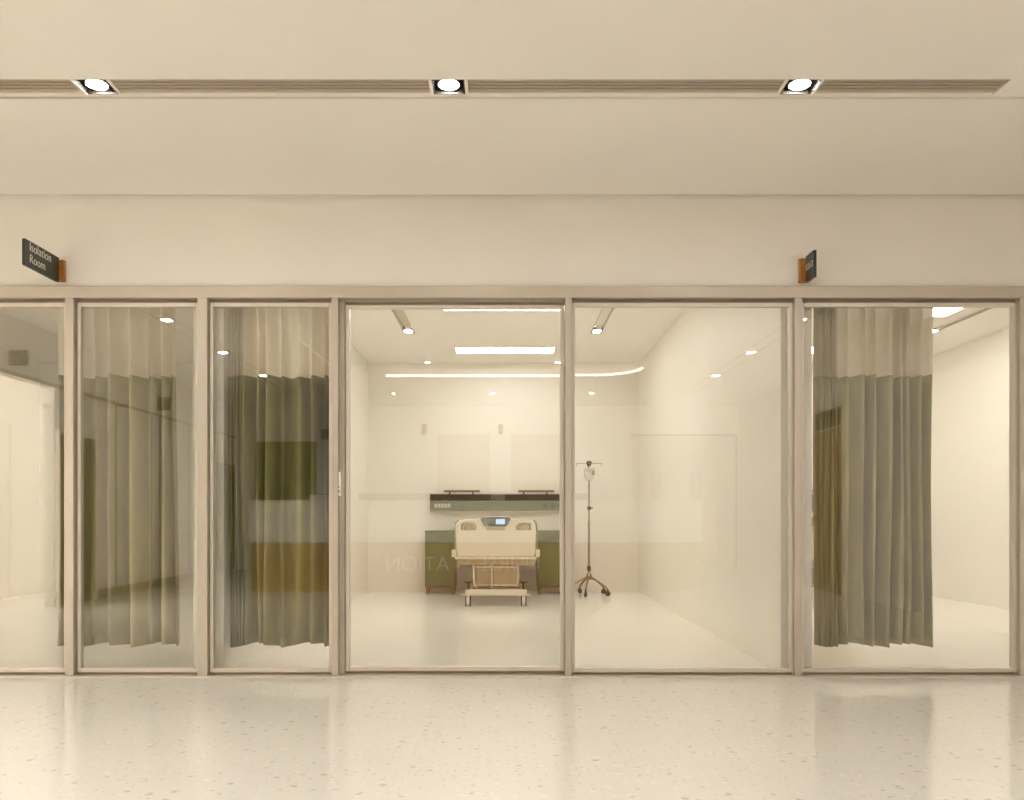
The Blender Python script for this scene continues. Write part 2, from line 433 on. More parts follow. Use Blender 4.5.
# recess (jamb) beside the sliding door and its flush pull
struct(bx('trim_5', M['alu'], None, [(gx(339), gx(344), 0.02, 0.09, gz(675), gz(299))]))
bx('handle', M['trim'], d1, [(gx(339.2), gx(341.6), -0.03, 0.03, gz(496), gz(472))], 0.004)
bx('keyhole', M['gasket'], d1, [(gx(338.8), gx(340.2), -0.034, -0.028, gz(488), gz(486.4)), (gx(338.8), gx(340.4), -0.034, -0.028, gz(493), gz(490))])

# ------------------------------------------------------------------ corridor ceiling slot: grilles and lamps
lamp_px = (-2.07, -0.285, 1.495)
def grille(x0, x1, label):
    t = thing('ceiling_vent_grille', label, 'air grille', ((x0 + x1) / 2, (SY0 + SY1) / 2, CH), 0, 'grilles in the corridor ceiling slot')
    h = (x1 - x0) / 2
    bm = bmesh.new()
    for k in range(4):
        y = -0.066 + k * 0.0295
        box(bm, -h, h, y, y + 0.0145, 0.001, 0.012)
    obj('blades', bm, M['grille'], t)
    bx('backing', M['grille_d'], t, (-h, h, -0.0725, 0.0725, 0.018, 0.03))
    bx('lip', M['trim'], t, (-h, h, 0.053, 0.0725, -0.002, 0.03))
    return t
def square_lamp(name, x, y, label, group, half=0.082, rot=0, trimw=0.016):
    t = thing(name, label, 'ceiling light', (x, y, CH), rot, group)
    h = half
    bx('trim', M['trim'], t, (-h - trimw, -h, -0.0725, 0.0725, -0.004, 0.05)); bx('trim', M['trim'], t, (h, h + trimw, -0.0725, 0.0725, -0.004, 0.05))
    bx('housing', M['black'], t, [(-h, h, -0.0725, -0.066, 0.0, 0.10), (-h, h, 0.066, 0.0725, 0.0, 0.10),
                                  (-h, -h + 0.006, -0.066, 0.066, 0.0, 0.10), (h - 0.006, h, -0.066, 0.066, 0.0, 0.10),
                                  (-h, h, -0.0725, 0.0725, 0.10, 0.11)])
    bm = bmesh.new(); lathe(bm, [(0.056, 0.0), (0.060, 0.002), (0.060, 0.03), (0.03, 0.05)], 0, 0, 0.012, 28)
    b_ = obj('lamp_body', bm, M['black'], t)
    bm = bmesh.new(); lathe(bm, [(0.051, 0.0105), (0.051, 0.0118)], 0, 0, 0, 28)
    obj('lens', bm, M['slotlamp'], b_)
    return t
edges = [XL + 0.02]
for i, x in enumerate(lamp_px):
    edges += [x - 0.099, x + 0.099]
edges.append(SX1 - 0.012)
gl = ['dark slatted ceiling grille at the left end, before the first lamp', 'slatted ceiling grille between the left and middle lamps',
      'slatted ceiling grille between the middle and right lamps', 'short slatted ceiling grille right of the last lamp with slanted end']
for k in range(4): grille(edges[2 * k], edges[2 * k + 1], gl[k])
ll = ['square recessed ceiling lamp above the room sign, leftmost in the slot', 'square recessed ceiling lamp in the middle of the slot', 'square recessed ceiling lamp at the right of the slot']
for k, x in enumerate(lamp_px): square_lamp('recessed_downlight', x, (SY0 + SY1) / 2, ll[k], 'corridor slot lamps')

side = thing('led_ceiling_panel', 'ceiling panel of the bright side room mirrored in the leftmost pane', 'ceiling light', (XL - 1.1, -3.4, CH - 0.2))
bx('frame', M['trim'], side, [(-0.42, -0.4, -1.0, 1.0, -0.02, 0), (0.4, 0.42, -1.0, 1.0, -0.02, 0)])
bx('diffuser', M['roomled'], side, (-0.4, 0.4, -1.0, 1.0, -0.018, -0.004))
# ------------------------------------------------------------------ ceiling downlights of the hall (seen mirrored)
def downlight(x, y, label, group, s=0.075):
    t = thing('ceiling_downlight', label, 'ceiling light', (x, y, CH), 0, group)
    bx('trim', M['black'], t, [(-s - 0.012, -s, -s - .012, s + .012, -0.012, 0.0), (s, s + 0.012, -s - .012, s + .012, -0.012, 0.0),
                               (-s, s, -s - .012, -s, -0.012, 0.0), (-s, s, s, s + .012, -0.012, 0.0)])
    bx('lamp', M['halllamp'], t, (-s * 0.62, s * 0.62, -s * 0.62, s * 0.62, -0.008, -0.002))
    return t
LB = 'small square ceiling light mirrored in the glazing, one of the nurse station rows'
for x in (-3.76, 3.28):
    for y in (-3.53, -5.37, -7.21):
        downlight(x, y, LB, 'hall ceiling lights mirrored in the glass')
    bx_o = bx('ceiling_slot', M['grille_d'], None, [(x - 0.09, x - 0.08, -9.3, -0.9, CH - 0.004, CH), (x + 0.08, x + 0.09, -9.3, -0.9, CH - 0.004, CH)])
    tag(bx_o, 'dark double line along the hall ceiling beside the ' + ('left' if x < 0 else 'right') + ' row of mirrored lights', 'ceiling trim')
for x, y in ((-1.16, -6.69), (0.79, -6.69)):
    o = downlight(x, y, LB, 'hall ceiling lights mirrored in the glass', 0.05); o.location.z = CH + 0.12
for x in (-1.98, -0.22, 1.54): downlight(x, -9.05, LB, 'hall ceiling lights mirrored in the glass', 0.05)

# ------------------------------------------------------------------ ward ceiling: LED panels, vents with lamps
def led_panel(x, y, label, mat='panel'):
    t = thing('led_ceiling_panel', label, 'ceiling light', (x, y, CH), 0, 'long ceiling light panels')
    bx('frame', M['trim'], t, [(-0.655, -0.64, -0.215, 0.215, -0.02, 0), (0.64, 0.655, -0.215, 0.215, -0.02, 0), (-0.64, 0.64, -0.215, -0.2, -0.02, 0), (-0.64, 0.64, 0.2, 0.215, -0.02, 0)])
    bx('diffuser', M[mat], t, (-0.64, 0.64, -0.2, 0.2, -0.018, -0.004))
    return t
led_panel(0.0, 2.88, 'long bright ceiling panel at the top of the sliding door, nearest the glass')
led_panel(0.0, 5.2, 'long bright ceiling panel above the hospital bed, farther back', 'panelb')
led_panel(4.13, 3.15, 'bright ceiling panel seen right of the far right curtain')
led_panel(3.97, 5.2, 'bright ceiling panel glimpsed through the gap left of the right curtain', 'panelb')
led_panel(-4.4, 1.25, 'added fill panel for the left room, unseen above the glazing head', 'panelfill')  # added fill, kept above the head so only its light shows
led_panel(-5.9, 1.25, 'second added fill panel for the left room, unseen above the leftmost glass pane', 'panelfill')  # added too, more fill for the dim left room
def ward_vent(x, label, mat='tan'):
    t = thing('ceiling_vent', label, 'air vent', (x, 3.55, CH), 0, 'ward ceiling vents')
    bx('panel', M[mat], t, (-0.055, 0.055, -0.49, 0.45, 0.03, 0.04))
    bx('frame', M['grille'], t, [(-0.064, -0.055, -0.495, 0.50, 0.001, 0.04), (0.055, 0.064, -0.495, 0.50, 0.001, 0.04), (-0.055, 0.055, -0.495, -0.49, 0.001, 0.04)])
    return t
def ward_lamp(x, label):
    t = thing('vent_downlight', label, 'ceiling light', (x, 4.15, CH), 0, 'ward vent lamps')
    bx('housing', M['black'], t, [(-0.064, -0.045, -0.09, 0.11, -0.002, 0.05), (0.045, 0.064, -0.09, 0.11, -0.002, 0.05)])
    bm = bmesh.new(); lathe(bm, [(0.053, 0.004), (0.058, 0.006), (0.058, 0.03), (0.03, 0.04)], 0, 0.01, 0, 24)
    b_ = obj('lamp_body', bm, M['black'], t)
    bm = bmesh.new(); lathe(bm, [(0.056, -0.0005), (0.056, 0.0035)], 0, 0.01, 0, 24)
    obj('lens', bm, M['bulb'], b_)
    bx('sensor', M['trim'], t, (-0.02, 0.035, -0.17, -0.115, 0.0, 0.03))
    return t
for c, nm in ((0.0, 'ward with the bed'), (3.97, 'right ward')):
    for dx, sd in ((-1.14, 'left'), (1.085, 'right')):
        ward_vent(c + dx, f'tan ceiling vent strip on the {sd} side of the {nm}', 'tan' if c == 0 and dx < 0 else 'wall')
        ward_lamp(c + dx, f'small bright lamp ending the {sd} ceiling vent, {nm}')

# ------------------------------------------------------------------ curtains
def curtain(name, x0, x1, y, label, fab, pleats, seed, tight=None, z0=0.185, zm=2.075, lean=0.0):
    rnd = random.Random(seed)
    t = thing(name, label, 'curtain', ((x0 + x1) / 2, y, 0), 0, 'hospital privacy curtains')
    W = x1 - x0
    # irregular pleats: list of (width, depth)
    ws = []
    s = 0.0
    if tight:
        for _ in range(tight[1]): ws.append((tight[0] * W / tight[1] * rnd.uniform(.7, 1.3), rnd.uniform(.03, .045)))
    rem = W - sum(w for w, _ in ws)
    rr = [rnd.uniform(0.6, 1.5) for _ in range(pleats)]
    for q in rr: ws.append((rem * q / sum(rr), rnd.uniform(.022, .05)))
    knots = []
    x = 0
    for w, d in ws:
        knots.append((x, w, d, rnd.uniform(0.3, 0.7), rnd.uniform(-1, 1))); x += w
    xs = []
    for kx, w, d, sk, ph in knots:
        n = 9 if w < 0.05 else 16
        for i in range(n): xs.append((kx + w * i / n, i / n, d, sk, ph, w))
    xs.append((W, 0.0, 0.03, .5, 0, 0.1))
    def grid(zlo, zhi, nz, phase_amp):
        bm = bmesh.new(); rows = []
        for j in range(nz + 1):
            v = j / nz; z = zlo + (zhi - zlo) * v
            row = []
            for (xx, u, d, sk, ph, w) in xs:
                uu = u ** (math.log(0.5) / math.log(sk)) if u > 0 else 0
                lowf = 1 - (z - z0) / (CH - z0)
                yy = d * 1.9 * (2 * abs(math.sin(PI * uu)) ** 1.1 - 1) + 0.012 * lowf * math.sin(3 * xx / 0.2 + ph + z * 1.7)
                xo = xx + 0.010 * lowf * math.sin(z * 2.3 + ph * 2 + xx * 9) + lean * lowf * (xx / W)
                zz = z
                if v == 0: zz += 0.014 * math.sin(xx * 17 + seed) + 0.003 * math.cos(2 * PI * uu)
                if v == 1 and zhi < CH - 0.2: zz += 0.008 * math.sin(xx * 13 + seed)
                if v == 0 and zlo > 1: zz = z + 0.008 * math.sin(xx * 13 + seed) - 0.012
                row.append(bm.verts.new((xo - W / 2, yy, zz)))
            rows.append(row)
        for a, b in zip(rows, rows[1:]):
            for i in range(len(a) - 1): bm.faces.new((a[i], a[i + 1], b[i + 1], b[i]))
        return bm
    f = obj('fabric_panel', grid(z0, zm, 26, 0), fab, t, smooth=True)
    so = f.modifiers.new('thick', 'SOLIDIFY'); so.thickness = 0.002
    obj('net_panel', grid(zm, CH - 0.035, 12, 0), M['net'], t, smooth=True)
    bx('track', M['trim'], t, (-W / 2 - 0.01, W / 2 + 0.01, -0.012, 0.012, CH - 0.035, CH))
    return t
curtain('privacy_curtain', -3.10, -2.33, 0.2, 'taupe green hospital curtain with net top behind the second glass panel from the left', M['fab'], 7, 3, lean=0.03)
curtain('privacy_curtain', -1.925, -1.15, 0.2, 'deep olive hospital curtain left of the sliding door, beside the bed ward', M['fabd'], 8, 11, (0.14, 7))
curtain('privacy_curtain', 2.18, 2.99, 0.2, 'olive grey hospital curtain behind the right glass panel under the ICU sign', M['fab'], 8, 22, (0.16, 6), lean=-0.012)

# ------------------------------------------------------------------ room signs
def sign(name, label, x, side, length, z0, z1, body, size, ty, line=1.0):
    """side +1: lettered face looks to +X, -1: to -X; projects from the front wall towards the camera"""
    t = thing(name, label, 'sign', (x, 0, (z0 + z1) / 2), 0)
    h = (z1 - z0) / 2
    me = outline_mesh('plate', [rrect(0, length, -h, h, 0.006, 4)], 0.009)
    # curve XY -> world: x=along -y (towards camera), y=up
    me.transform(Matrix(((0, 0, 1, 0), (-1, 0, 0, -0.028), (0, 1, 0, 0), (0, 0, 0, 1))))
    p = link('plate', me, M['sign'], t)
    if side > 0: bx('bracket', M['oak'], t, (-0.009, 0.043, -0.03, 0.0, -h + 0.008, h - 0.014), 0.003)
    else: bx('bracket', M['oak'], t, (-0.05, 0.009, -0.03, 0.0, -h + 0.005, h - 0.010), 0.003)
    parts = [body] if side > 0 else body.rsplit(' ', 1)
    tm = text_mesh('lettering', parts[0], size, 0.001, 'LEFT', 1.0, line)
    if side > 0:   # reads from the far (camera) end towards the wall
        mat = Matrix(((0, 0, 1, 0.0105), (1, 0, 0, -length - 0.028 + ty[0]), (0, 1, 0, ty[1]), (0, 0, 0, 1)))
    else:          # reads from the wall outwards
        mat = Matrix(((0, 0, -1, -0.0105), (-1, 0, 0, -0.028 - ty[0]), (0, 1, 0, ty[1]), (0, 0, 0, 1)))
    tm.transform(Matrix.Diagonal((0.93, 1, 1, 1)))
    adv = max(v.co.x for v in tm.vertices) + 0.28 * size
    tm.transform(mat)
    link('lettering', tm, M['letter'], p)
    if len(parts) > 1:
        nm = text_mesh('numeral', parts[1], size, 0.001)
        nm.transform(mat @ Matrix.Translation((adv, 0, 0)))
        link('numeral', nm, M['letter'], p)
    return t
sign('room_sign', 'dark green projecting sign reading Isolation Room on an orange wood bracket', -3.03, 1, 0.40, gz(283.5), gz(259), 'Isolation\nRoom', 0.080, (0.048, 0.022), 0.95)
sign('room_sign', 'dark green projecting sign reading ICU 2 on an orange wood bracket', 2.045, -1, 0.15, gz(284), gz(258), 'ICU 2', 0.058, (0.008, -0.012))

def hall_sign(x, y, z0, z1, w, label, body=None):
    t = thing('hall_sign', label, 'sign', (x, y, (z0 + z1) / 2))
    h = (z1 - z0) / 2
    bx('bracket', M['oak'], t, (0, 0.035, -0.03, 0.03, -h, h))
    p = bx('plate', M['sign'], t, (0.035, 0.035 + w, -0.009, 0.009, -h, h), 0.003)
    if body:
        tm = text_mesh('lettering', body, 0.075, 0.001, 'CENTER')
        tm.transform(Matrix(((-1, 0, 0, 0.035 + w / 2), (0, 0, 1, 0.0105), (0, 1, 0, -0.025), (0, 0, 0, 1))))
        link('lettering', tm, M['letter'], p)
hall_sign(XL, -3.32, 2.72, 2.89, 0.165, 'small dark green hall sign mirrored in the leftmost pane', 'ICU')
hall_sign(XL, -7.15, 2.72, 2.92, 0.16, 'small dark green hall sign mirrored over the taupe curtain')
tag(bx('wall_box', M['sign'], None, (-3.66, -3.5, YE, YE + 0.06, 2.6, 2.8), 0.004), 'small dark box high on the rear hall wall mirrored over the deep olive curtain', 'wall box')

# ------------------------------------------------------------------ ward 2: bed
def make_bed(loc, label):
    t = thing('hospital_bed', label, 'hospital bed', loc, 0, 'hospital beds')
    # footboard in XZ plane
    outl = [(-0.455, 0.60), (0.455, 0.60), (0.47, 0.64), (0.475, 0.90), (0.468, 0.97), (0.435, 1.025), (0.37, 1.045), (0.21, 1.052), (0.17, 1.075), (0.0, 1.085),
            (-0.17, 1.075), (-0.21, 1.052), (-0.37, 1.045), (-0.435, 1.025), (-0.468, 0.97), (-0.475, 0.90), (-0.47, 0.64)]
    holeL = [(-0.425, 0.915), (-0.24, 0.915), (-0.235, 0.97), (-0.27, 1.0), (-0.35, 1.012), (-0.415, 0.995)]
    holeR = [(-x, z) for x, z in holeL][::-1]
    me = outline_mesh('footboard', [outl, holeL, holeR], 0.016, 0.010)
    me.transform(Matrix(((1, 0, 0, 0), (0, 0, -1, 0.03), (0, 1, 0, 0), (0, 0, 0, 1))))
    fb = link('footboard', me, M['bedw'], t)
    bx('recess_tray', M['bedd'], fb, [(-0.115, 0.11, 0.0, 0.006, 0.915, 0.95)], 0.003)
    for s in (-1, 1):
        bm = bmesh.new()
        tube(bm, [(s * 0.41, 0.045, 0.925), (s * 0.405, 0.07, 0.975), (s * 0.36, 0.08, 0.998), (s * 0.29, 0.07, 0.985), (s * 0.255, 0.05, 0.93)], 0.02)
        obj('grip', bm, M['tan'], fb, smooth=True)
    cp = outline_mesh('control_panel', [[(-0.12, 0.962), (0.115, 0.962), (0.135, 0.975), (0.18, 1.055), (0.165, 1.07), (0.0, 1.078), (-0.17, 1.07), (-0.185, 1.055), (-0.14, 0.975)]], 0.006, 0.003)
    cp.transform(Matrix(((1, 0, 0, 0), (0, 0, -1, -0.003), (0, 1, 0, 0), (0, 0, 0, 1))))
    c = link('control_panel', cp, M['panelg'], t)
    bx('screen', M['screen'], c, (0.0, 0.108, -0.016, -0.011, 0.990, 1.052), 0.002)
    for i in range(3):
        for j in range(2):
            bx('button', M['button'], c, (-0.135 + 0.042 * i, -0.11 + 0.042 * i, -0.015, -0.011, 1.0 + 0.03 * j, 1.018 + 0.03 * j), 0.002)
    bx('button', M['trim'], c, (-0.112, -0.10, -0.015, -0.011, 0.968, 0.976), 0.002)
    for s in (-1, 1):
        bx('bumper', M['bedw'], t, (min(s * 0.475, s * 0.53), max(s * 0.475, s * 0.53), 0.0, 0.12, 0.595, 0.685), 0.012)
    # bottom rail under the footboard
    bx('end_rail', M['bedw'], t, (-0.49, 0.49, 0.01, 0.06, 0.565, 0.598), 0.008)
    # deck, mattress, head
    bx('deck', M['bedd'], t, [(-0.45, 0.45, 0.07, 1.80, 0.50, 0.56), (-0.47, -0.43, 0.06, 1.80, 0.47, 0.57), (0.43, 0.47, 0.06, 1.80, 0.47, 0.57)], 0.008)
    bx('mattress', M['matt'], t, (-0.44, 0.44, 0.09, 1.76, 0.56, 0.72), 0.04)
    hb = outline_mesh('headboard', [rrect(-0.46, 0.46, 0.52, 1.03, 0.08, 6)], 0.014, 0.008)
    hb.transform(Matrix(((1, 0, 0, 0), (0, 0, -1, 1.815), (0, 1, 0, 0), (0, 0, 0, 1))))
    link('headboard', hb, M['bedd'], t)
    for s in (-1, 1):
        for (a, b) in ((0.15, 0.80), (0.92, 1.68)):
            sr = outline_mesh('side_rail', [rrect(a, b, 0.60, 1.0, 0.12, 6), rrect(a + 0.1, b - 0.1, 0.80, 0.93, 0.05, 5)], 0.010, 0.006)
            sr.transform(Matrix(((0, 0, 1, s * 0.488), (1, 0, 0, 0), (0, 1, 0, 0), (0, 0, 0, 1))))
            link('side_rail', sr, M['bedw'], t)
        bm = bmesh.new(); tube(bm, [(s * 0.493, 0.10, 0.62), (s * 0.497, 0.10, 0.93), (s * 0.485, 0.10, 1.01), (s * 0.45, 0.10, 1.04)], 0.011)
        obj('rail_post', bm, M['chrome'], t, smooth=True)
    # lifting frame
    bm = bmesh.new()
    for x in (-0.27, 0.27): tube(bm, [(x * 0.98, 0.10, 0.56), (x, 0.10, 0.34), (x * 0.96, 0.10, 0.25), (x * 0.85, 0.10, 0.21)], 0.013)
    tube(bm, [(-0.05, 0.10, 0.56), (-0.05, 0.10, 0.20)], 0.010)
    tube(bm, [(-0.27, 0.10, 0.47), (0.27, 0.10, 0.47)], 0.010)
    tube(bm, [(-0.26, 0.10, 0.25), (0.26, 0.10, 0.25)], 0.008)
    obj('lift_frame', bm, M['bedw'], t, smooth=True)
    bx('lift_cover', M['bedd'], t, [(-0.25, -0.065, 0.16, 0.19, 0.24, 0.50), (-0.035, 0.25, 0.16, 0.19, 0.24, 0.50)], 0.02)
    bx('lift_column', M['bedd'], t, [(-0.1, 0.1, 0.40, 0.60, 0.2, 0.5)], 0.02)
    bx('lift_column', M['bedd'], t, [(-0.1, 0.1, 1.25, 1.45, 0.2, 0.5)], 0.02)
    bx('base_frame', M['bedw'], t, [(-0.37, 0.37, 0.02, 0.10, 0.135, 0.205), (-0.37, 0.37, 1.6, 1.68, 0.135, 0.205), (-0.36, -0.29, 0.1, 1.6, 0.14, 0.2), (0.29, 0.36, 0.1, 1.6, 0.14, 0.2)], 0.014)
    bx('base_skirt', M['bedw'], t, [(-0.42, 0.42, 0.03, 0.11, 0.128, 0.145)], 0.006)
    for s in (-1, 1):
        bm = bmesh.new()
        box(bm, s * 0.33 - 0.012, s * 0.33 + 0.012, 0.02, 0.10, 0.24, 0.30); tube(bm, [(s * 0.33, 0.06, 0.27), (s * 0.38, 0.02, 0.30)], 0.008)
        tube(bm, [(s * 0.33, 0.06, 0.27), (s * 0.29, 0.02, 0.30)], 0.008); tube(bm, [(s * 0.33, 0.06, 0.20), (s * 0.33, 0.06, 0.25)], 0.014)
        obj('pedal', bm, M['darkbrown'], t)
    for sx in (-1, 1):
        for yy in (0.07, 1.62):
            bm = bmesh.new()
            cyl(bm, (sx * 0.335 - 0.018, yy, 0.065), (sx * 0.335 + 0.018, yy, 0.065), 0.05, seg=24)
            box(bm, sx * 0.335 - 0.017, sx * 0.335 + 0.017, yy - 0.03, yy + 0.03, 0.05, 0.13)
            cs = obj('caster', bm, M['trim'], t)
            for q in (-1, 1):
                bm = bmesh.new(); cx = sx * 0.335 + q * 0.026
                cyl(bm, (cx - 0.008, yy, 0.065), (cx + 0.008, yy, 0.065), 0.065, seg=28)
                obj('wheel', bm, M['rubber'], cs, bevel=0.003)
            bx('caster_top', M['rubber'], cs, (sx * 0.335 - 0.034, sx * 0.335 + 0.034, yy - 0.03, yy + 0.03, 0.124, 0.134))
    return t
bed = make_bed((-0.11, 4.30, 0), 'cream hospital bed seen from its footboard with a lit blue screen')
dup(bed, (3.80, 4.30, 0), 'cream hospital bed in the right ward, almost hidden behind the right curtain')

# ------------------------------------------------------------------ bedside cabinets
def make_cabinet(x, label):
    t = thing('bedside_cabinet', label, 'cabinet', (x, 5.80, 0), 0, 'bedside cabinets')
    bx('body', M['brown'], t, [(-0.21, 0.21, 0.012, 0.36, 0.10, 0.865)], 0.004)
    bx('top', M['cab'], t, [(-0.215, 0.215, -0.005, 0.37, 0.865, 0.885)], 0.004)
    d = bx('drawer', M['cab'], t, (-0.205, 0.195, -0.004, 0.012, 0.735, 0.86), 0.003)
    bm = bmesh.new(); tube(bm, [(-0.06, -0.004, 0.80), (-0.058, -0.026, 0.80), (0.06, -0.026, 0.80), (0.062, -0.004, 0.80)], 0.005)
    obj('handle', bm, M['darkbrown'], d)
    d = bx('door', M['cab'], t, (-0.205, 0.195, -0.004, 0.012, 0.125, 0.728), 0.003)
    bm = bmesh.new(); cyl(bm, (0.14, -0.004, 0.66), (0.14, -0.022, 0.66), 0.012)
    obj('knob', bm, M['darkbrown'], d)
    for sx in (-1, 1):
        for yy in (0.03, 0.33):
            bm = bmesh.new()
            cyl(bm, (sx * 0.185, yy, 0.0), (sx * 0.175, yy, 0.12), 0.016, 0.032, 4)
            obj('leg', bm, M['brown'], t)
    return t
cb = make_cabinet(-0.895, 'olive green bedside cabinet on brown legs left of the hospital bed')
dup(cb, (0.655, 5.80, 0), 'olive green bedside cabinet right of the bed, part hidden by the glazing post')

# ------------------------------------------------------------------ bed-head console
def make_console(x, label):
    t = thing('bedhead_console', label, 'wall console', (x, YB, 1.16), 0, 'bedhead consoles')
    bx('body', M['console'], t, (-0.935, 0.95, -0.09, 0.0, 0.0, 0.135), 0.006)
    bx('bottom_edge', M['bedd'], t, (-0.935, 0.95, -0.085, 0.0, -0.022, 0.0))
    bx('top_channel', M['darkbrown'], t, [(-0.935, 0.95, -0.075, 0.0, 0.135, 0.235)], 0.003)
    for a, b in ((-0.735, -0.225), (0.315, 0.825)):
        r = bx('mounting_rail', M['brown'], t, [(a, b, -0.10, -0.07, 0.262, 0.292)], 0.004)
        bx('bracket', M['darkbrown'], r, [(a + 0.07, a + 0.09, -0.085, -0.01, 0.23, 0.265), (b - 0.11, b - 0.09, -0.085, -0.01, 0.23, 0.265)])
    for i in range(5):
        x0 = -0.87 + i * 0.047
        bx('socket', M['plate'], t, (x0, x0 + 0.038, -0.096, -0.088, 0.045, 0.10), 0.003)
    for cx in (-0.49, -0.44, -0.13):
        bm = bmesh.new(); cyl(bm, (cx, -0.088, 0.075), (cx, -0.100, 0.075), 0.018, 0.014)
        obj('gas_outlet', bm, M['panelg'], t)
    for cx in (0.70, 0.81, 0.90):
        bx('switch_plate', M['panelg'], t, (cx - 0.03, cx + 0.03, -0.096, -0.088, 0.045, 0.105), 0.003)
    return t
cn = make_console(-0.13, 'long sage green wall console with sockets and dark rails above the bed')
dup(cn, (3.83, YB, 1.16), 'wall console of the right ward, glimpsed left of the right curtain')

for x, lb in ((-1.14, 'small cream wall box high on the ward back wall, left one'), (-0.06, 'small cream wall box high on the ward back wall, above the bed')):
    t = thing('wall_sensor', lb, 'wall box', (x, YB, 2.33), 0, 'cream wall boxes')
    bx('body', M['sensor'], t, (-0.03, 0.03, -0.03, 0, -0.065, 0.065), 0.01)
    bx('lens', M['sensor'], t, (-0.015, 0.015, -0.034, -0.03, -0.045, -0.015), 0.001)

# ------------------------------------------------------------------ IV pole and bag
def iv_pole(x, y):
    t = thing('iv_pole', 'tall steel drip stand on five dark casters beside the bed', 'drip stand', (x, y, 0))
    bm = bmesh.new()
    cyl(bm, (0, 0, 0.30), (0, 0, 1.02), 0.016); cyl(bm, (0, 0, 1.0), (0, 0, 1.80), 0.011)
    obj('pole', bm, M['steel'], t, smooth=False)
    bm = bmesh.new(); lathe(bm, [(0.018, 0.0), (0.024, 0.005), (0.024, 0.045), (0.018, 0.05)], 0, 0, 1.17); cyl(bm, (0.02, 0, 1.195), (0.05, 0, 1.195), 0.010)
    obj('knob', bm, M['rubber'], t)
    bm = bmesh.new(); lathe(bm, [(0.02, 0), (0.026, 0.01), (0.026, 0.06), (0.02, 0.07)], 0, 0, 0.33)
    obj('collar', bm, M['rubber'], t)
    bm = bmesh.new(); lathe(bm, [(0.03, 0.0), (0.04, 0.02), (0.04, 0.06), (0.022, 0.10)], 0, 0, 0.21)
    obj('hub', bm, M['steel'], t)
    for k, a in enumerate((-8, 64, 136, 208, 280)):
        a = math.radians(a - 25)
        dx, dy = math.cos(a), math.sin(a)
        bm = bmesh.new()
        tube(bm, [(dx * 0.03, dy * 0.03, 0.245), (dx * 0.15, dy * 0.15, 0.185), (dx * 0.25, dy * 0.25, 0.125), (dx * 0.285, dy * 0.285, 0.085)], 0.014)
        lg = obj('leg', bm, M['steel'], t, smooth=True)
        bm = bmesh.new(); px, py = dx * 0.285, dy * 0.285
        cyl(bm, (px - dy * 0.018, py + dx * 0.018, 0.034), (px + dy * 0.018, py - dx * 0.018, 0.034), 0.034, seg=20)
        cyl(bm, (px, py, 0.06), (px, py, 0.095), 0.012)
        obj('caster', bm, M['rubber'], lg, bevel=0.003)
    bm = bmesh.new(); lathe(bm, [(0.012, 0.0), (0.022, 0.02), (0.036, 0.05), (0.036, 0.075), (0.02, 0.09)], 0, 0, 1.755)
    obj('head', bm, M['rubber'], t)
    for dx, dy in ((1, 0), (-1, 0), (0, -1), (0, 1)):
        bm = bmesh.new()
        L = 0.165 if dx else 0.075
        tube(bm, [(dx * 0.03, dy * 0.03, 1.81), (dx * L, dy * L, 1.812), (dx * (L + 0.015), dy * (L + 0.015), 1.80), (dx * (L + 0.012), dy * (L + 0.012), 1.785), (dx * (L - 0.004), dy * (L - 0.004), 1.782)], 0.005)
        obj('hook', bm, M['steel'], t, smooth=True)
    return t
IVX, IVY = 1.155, 5.76
iv_pole(IVX, IVY)
def iv_bag(x, y, z):
    t = thing('iv_bag', 'clear fluid bag hanging at the top of the drip stand', 'fluid bag', (x, y, z))
    bm = bmesh.new()
    prof = [(-0.178, 0.018, 0.010), (-0.165, 0.055, 0.018), (-0.13, 0.078, 0.026), (-0.05, 0.080, 0.024), (-0.02, 0.074, 0.012), (0.0, 0.066, 0.004)]
    rings = []
    for dz, w, th in prof:
        r = []
        for k in range(20):
            a = 2 * PI * k / 20
            c, s = math.cos(a), math.sin(a)
            r.append(bm.verts.new((w * math.copysign(abs(c) ** 0.6, c), th * s, dz)))
        rings.append(r)
    for a, b in zip(rings, rings[1:]):
        for i in range(20): bm.faces.new((a[i], a[(i + 1) % 20], b[(i + 1) % 20], b[i]))
    bm.faces.new(rings[0][::-1]); bm.faces.new(rings[-1])
    bag = obj('bag', bm, M['bag'], t, smooth=True)
    bx('print', M['bagink'], bag, [(-0.075, 0.01, -0.029, -0.0265, -0.045, -0.038), (-0.075, -0.03, -0.029, -0.0265, -0.108, -0.10), (0.025, 0.06, -0.029, -0.0265, -0.10, -0.045)])
    bm = bmesh.new(); tube(bm, [(0, 0, -0.002), (-0.008, 0, 0.02), (0, 0, 0.035), (0.008, 0, 0.02), (0.001, 0, -0.002)], 0.003, 6)
    obj('loop', bm, M['trim'], t)
    bm = bmesh.new(); cyl(bm, (0.045, -0.0, -0.165), (0.045, -0.0, -0.205), 0.007)
    obj('port', bm, M['trim'], t)
    bm = bmesh.new(); tube(bm, [(-0.02, 0, -0.17), (-0.05, -0.02, -0.25), (-0.08, -0.03, -0.45), (-0.075, -0.03, -0.65), (-0.045, -0.03, -0.78)], 0.003, 6)
    obj('drip_tube', bm, M['trim'], t, smooth=True)
iv_bag(IVX, IVY - 0.09, 1.745)

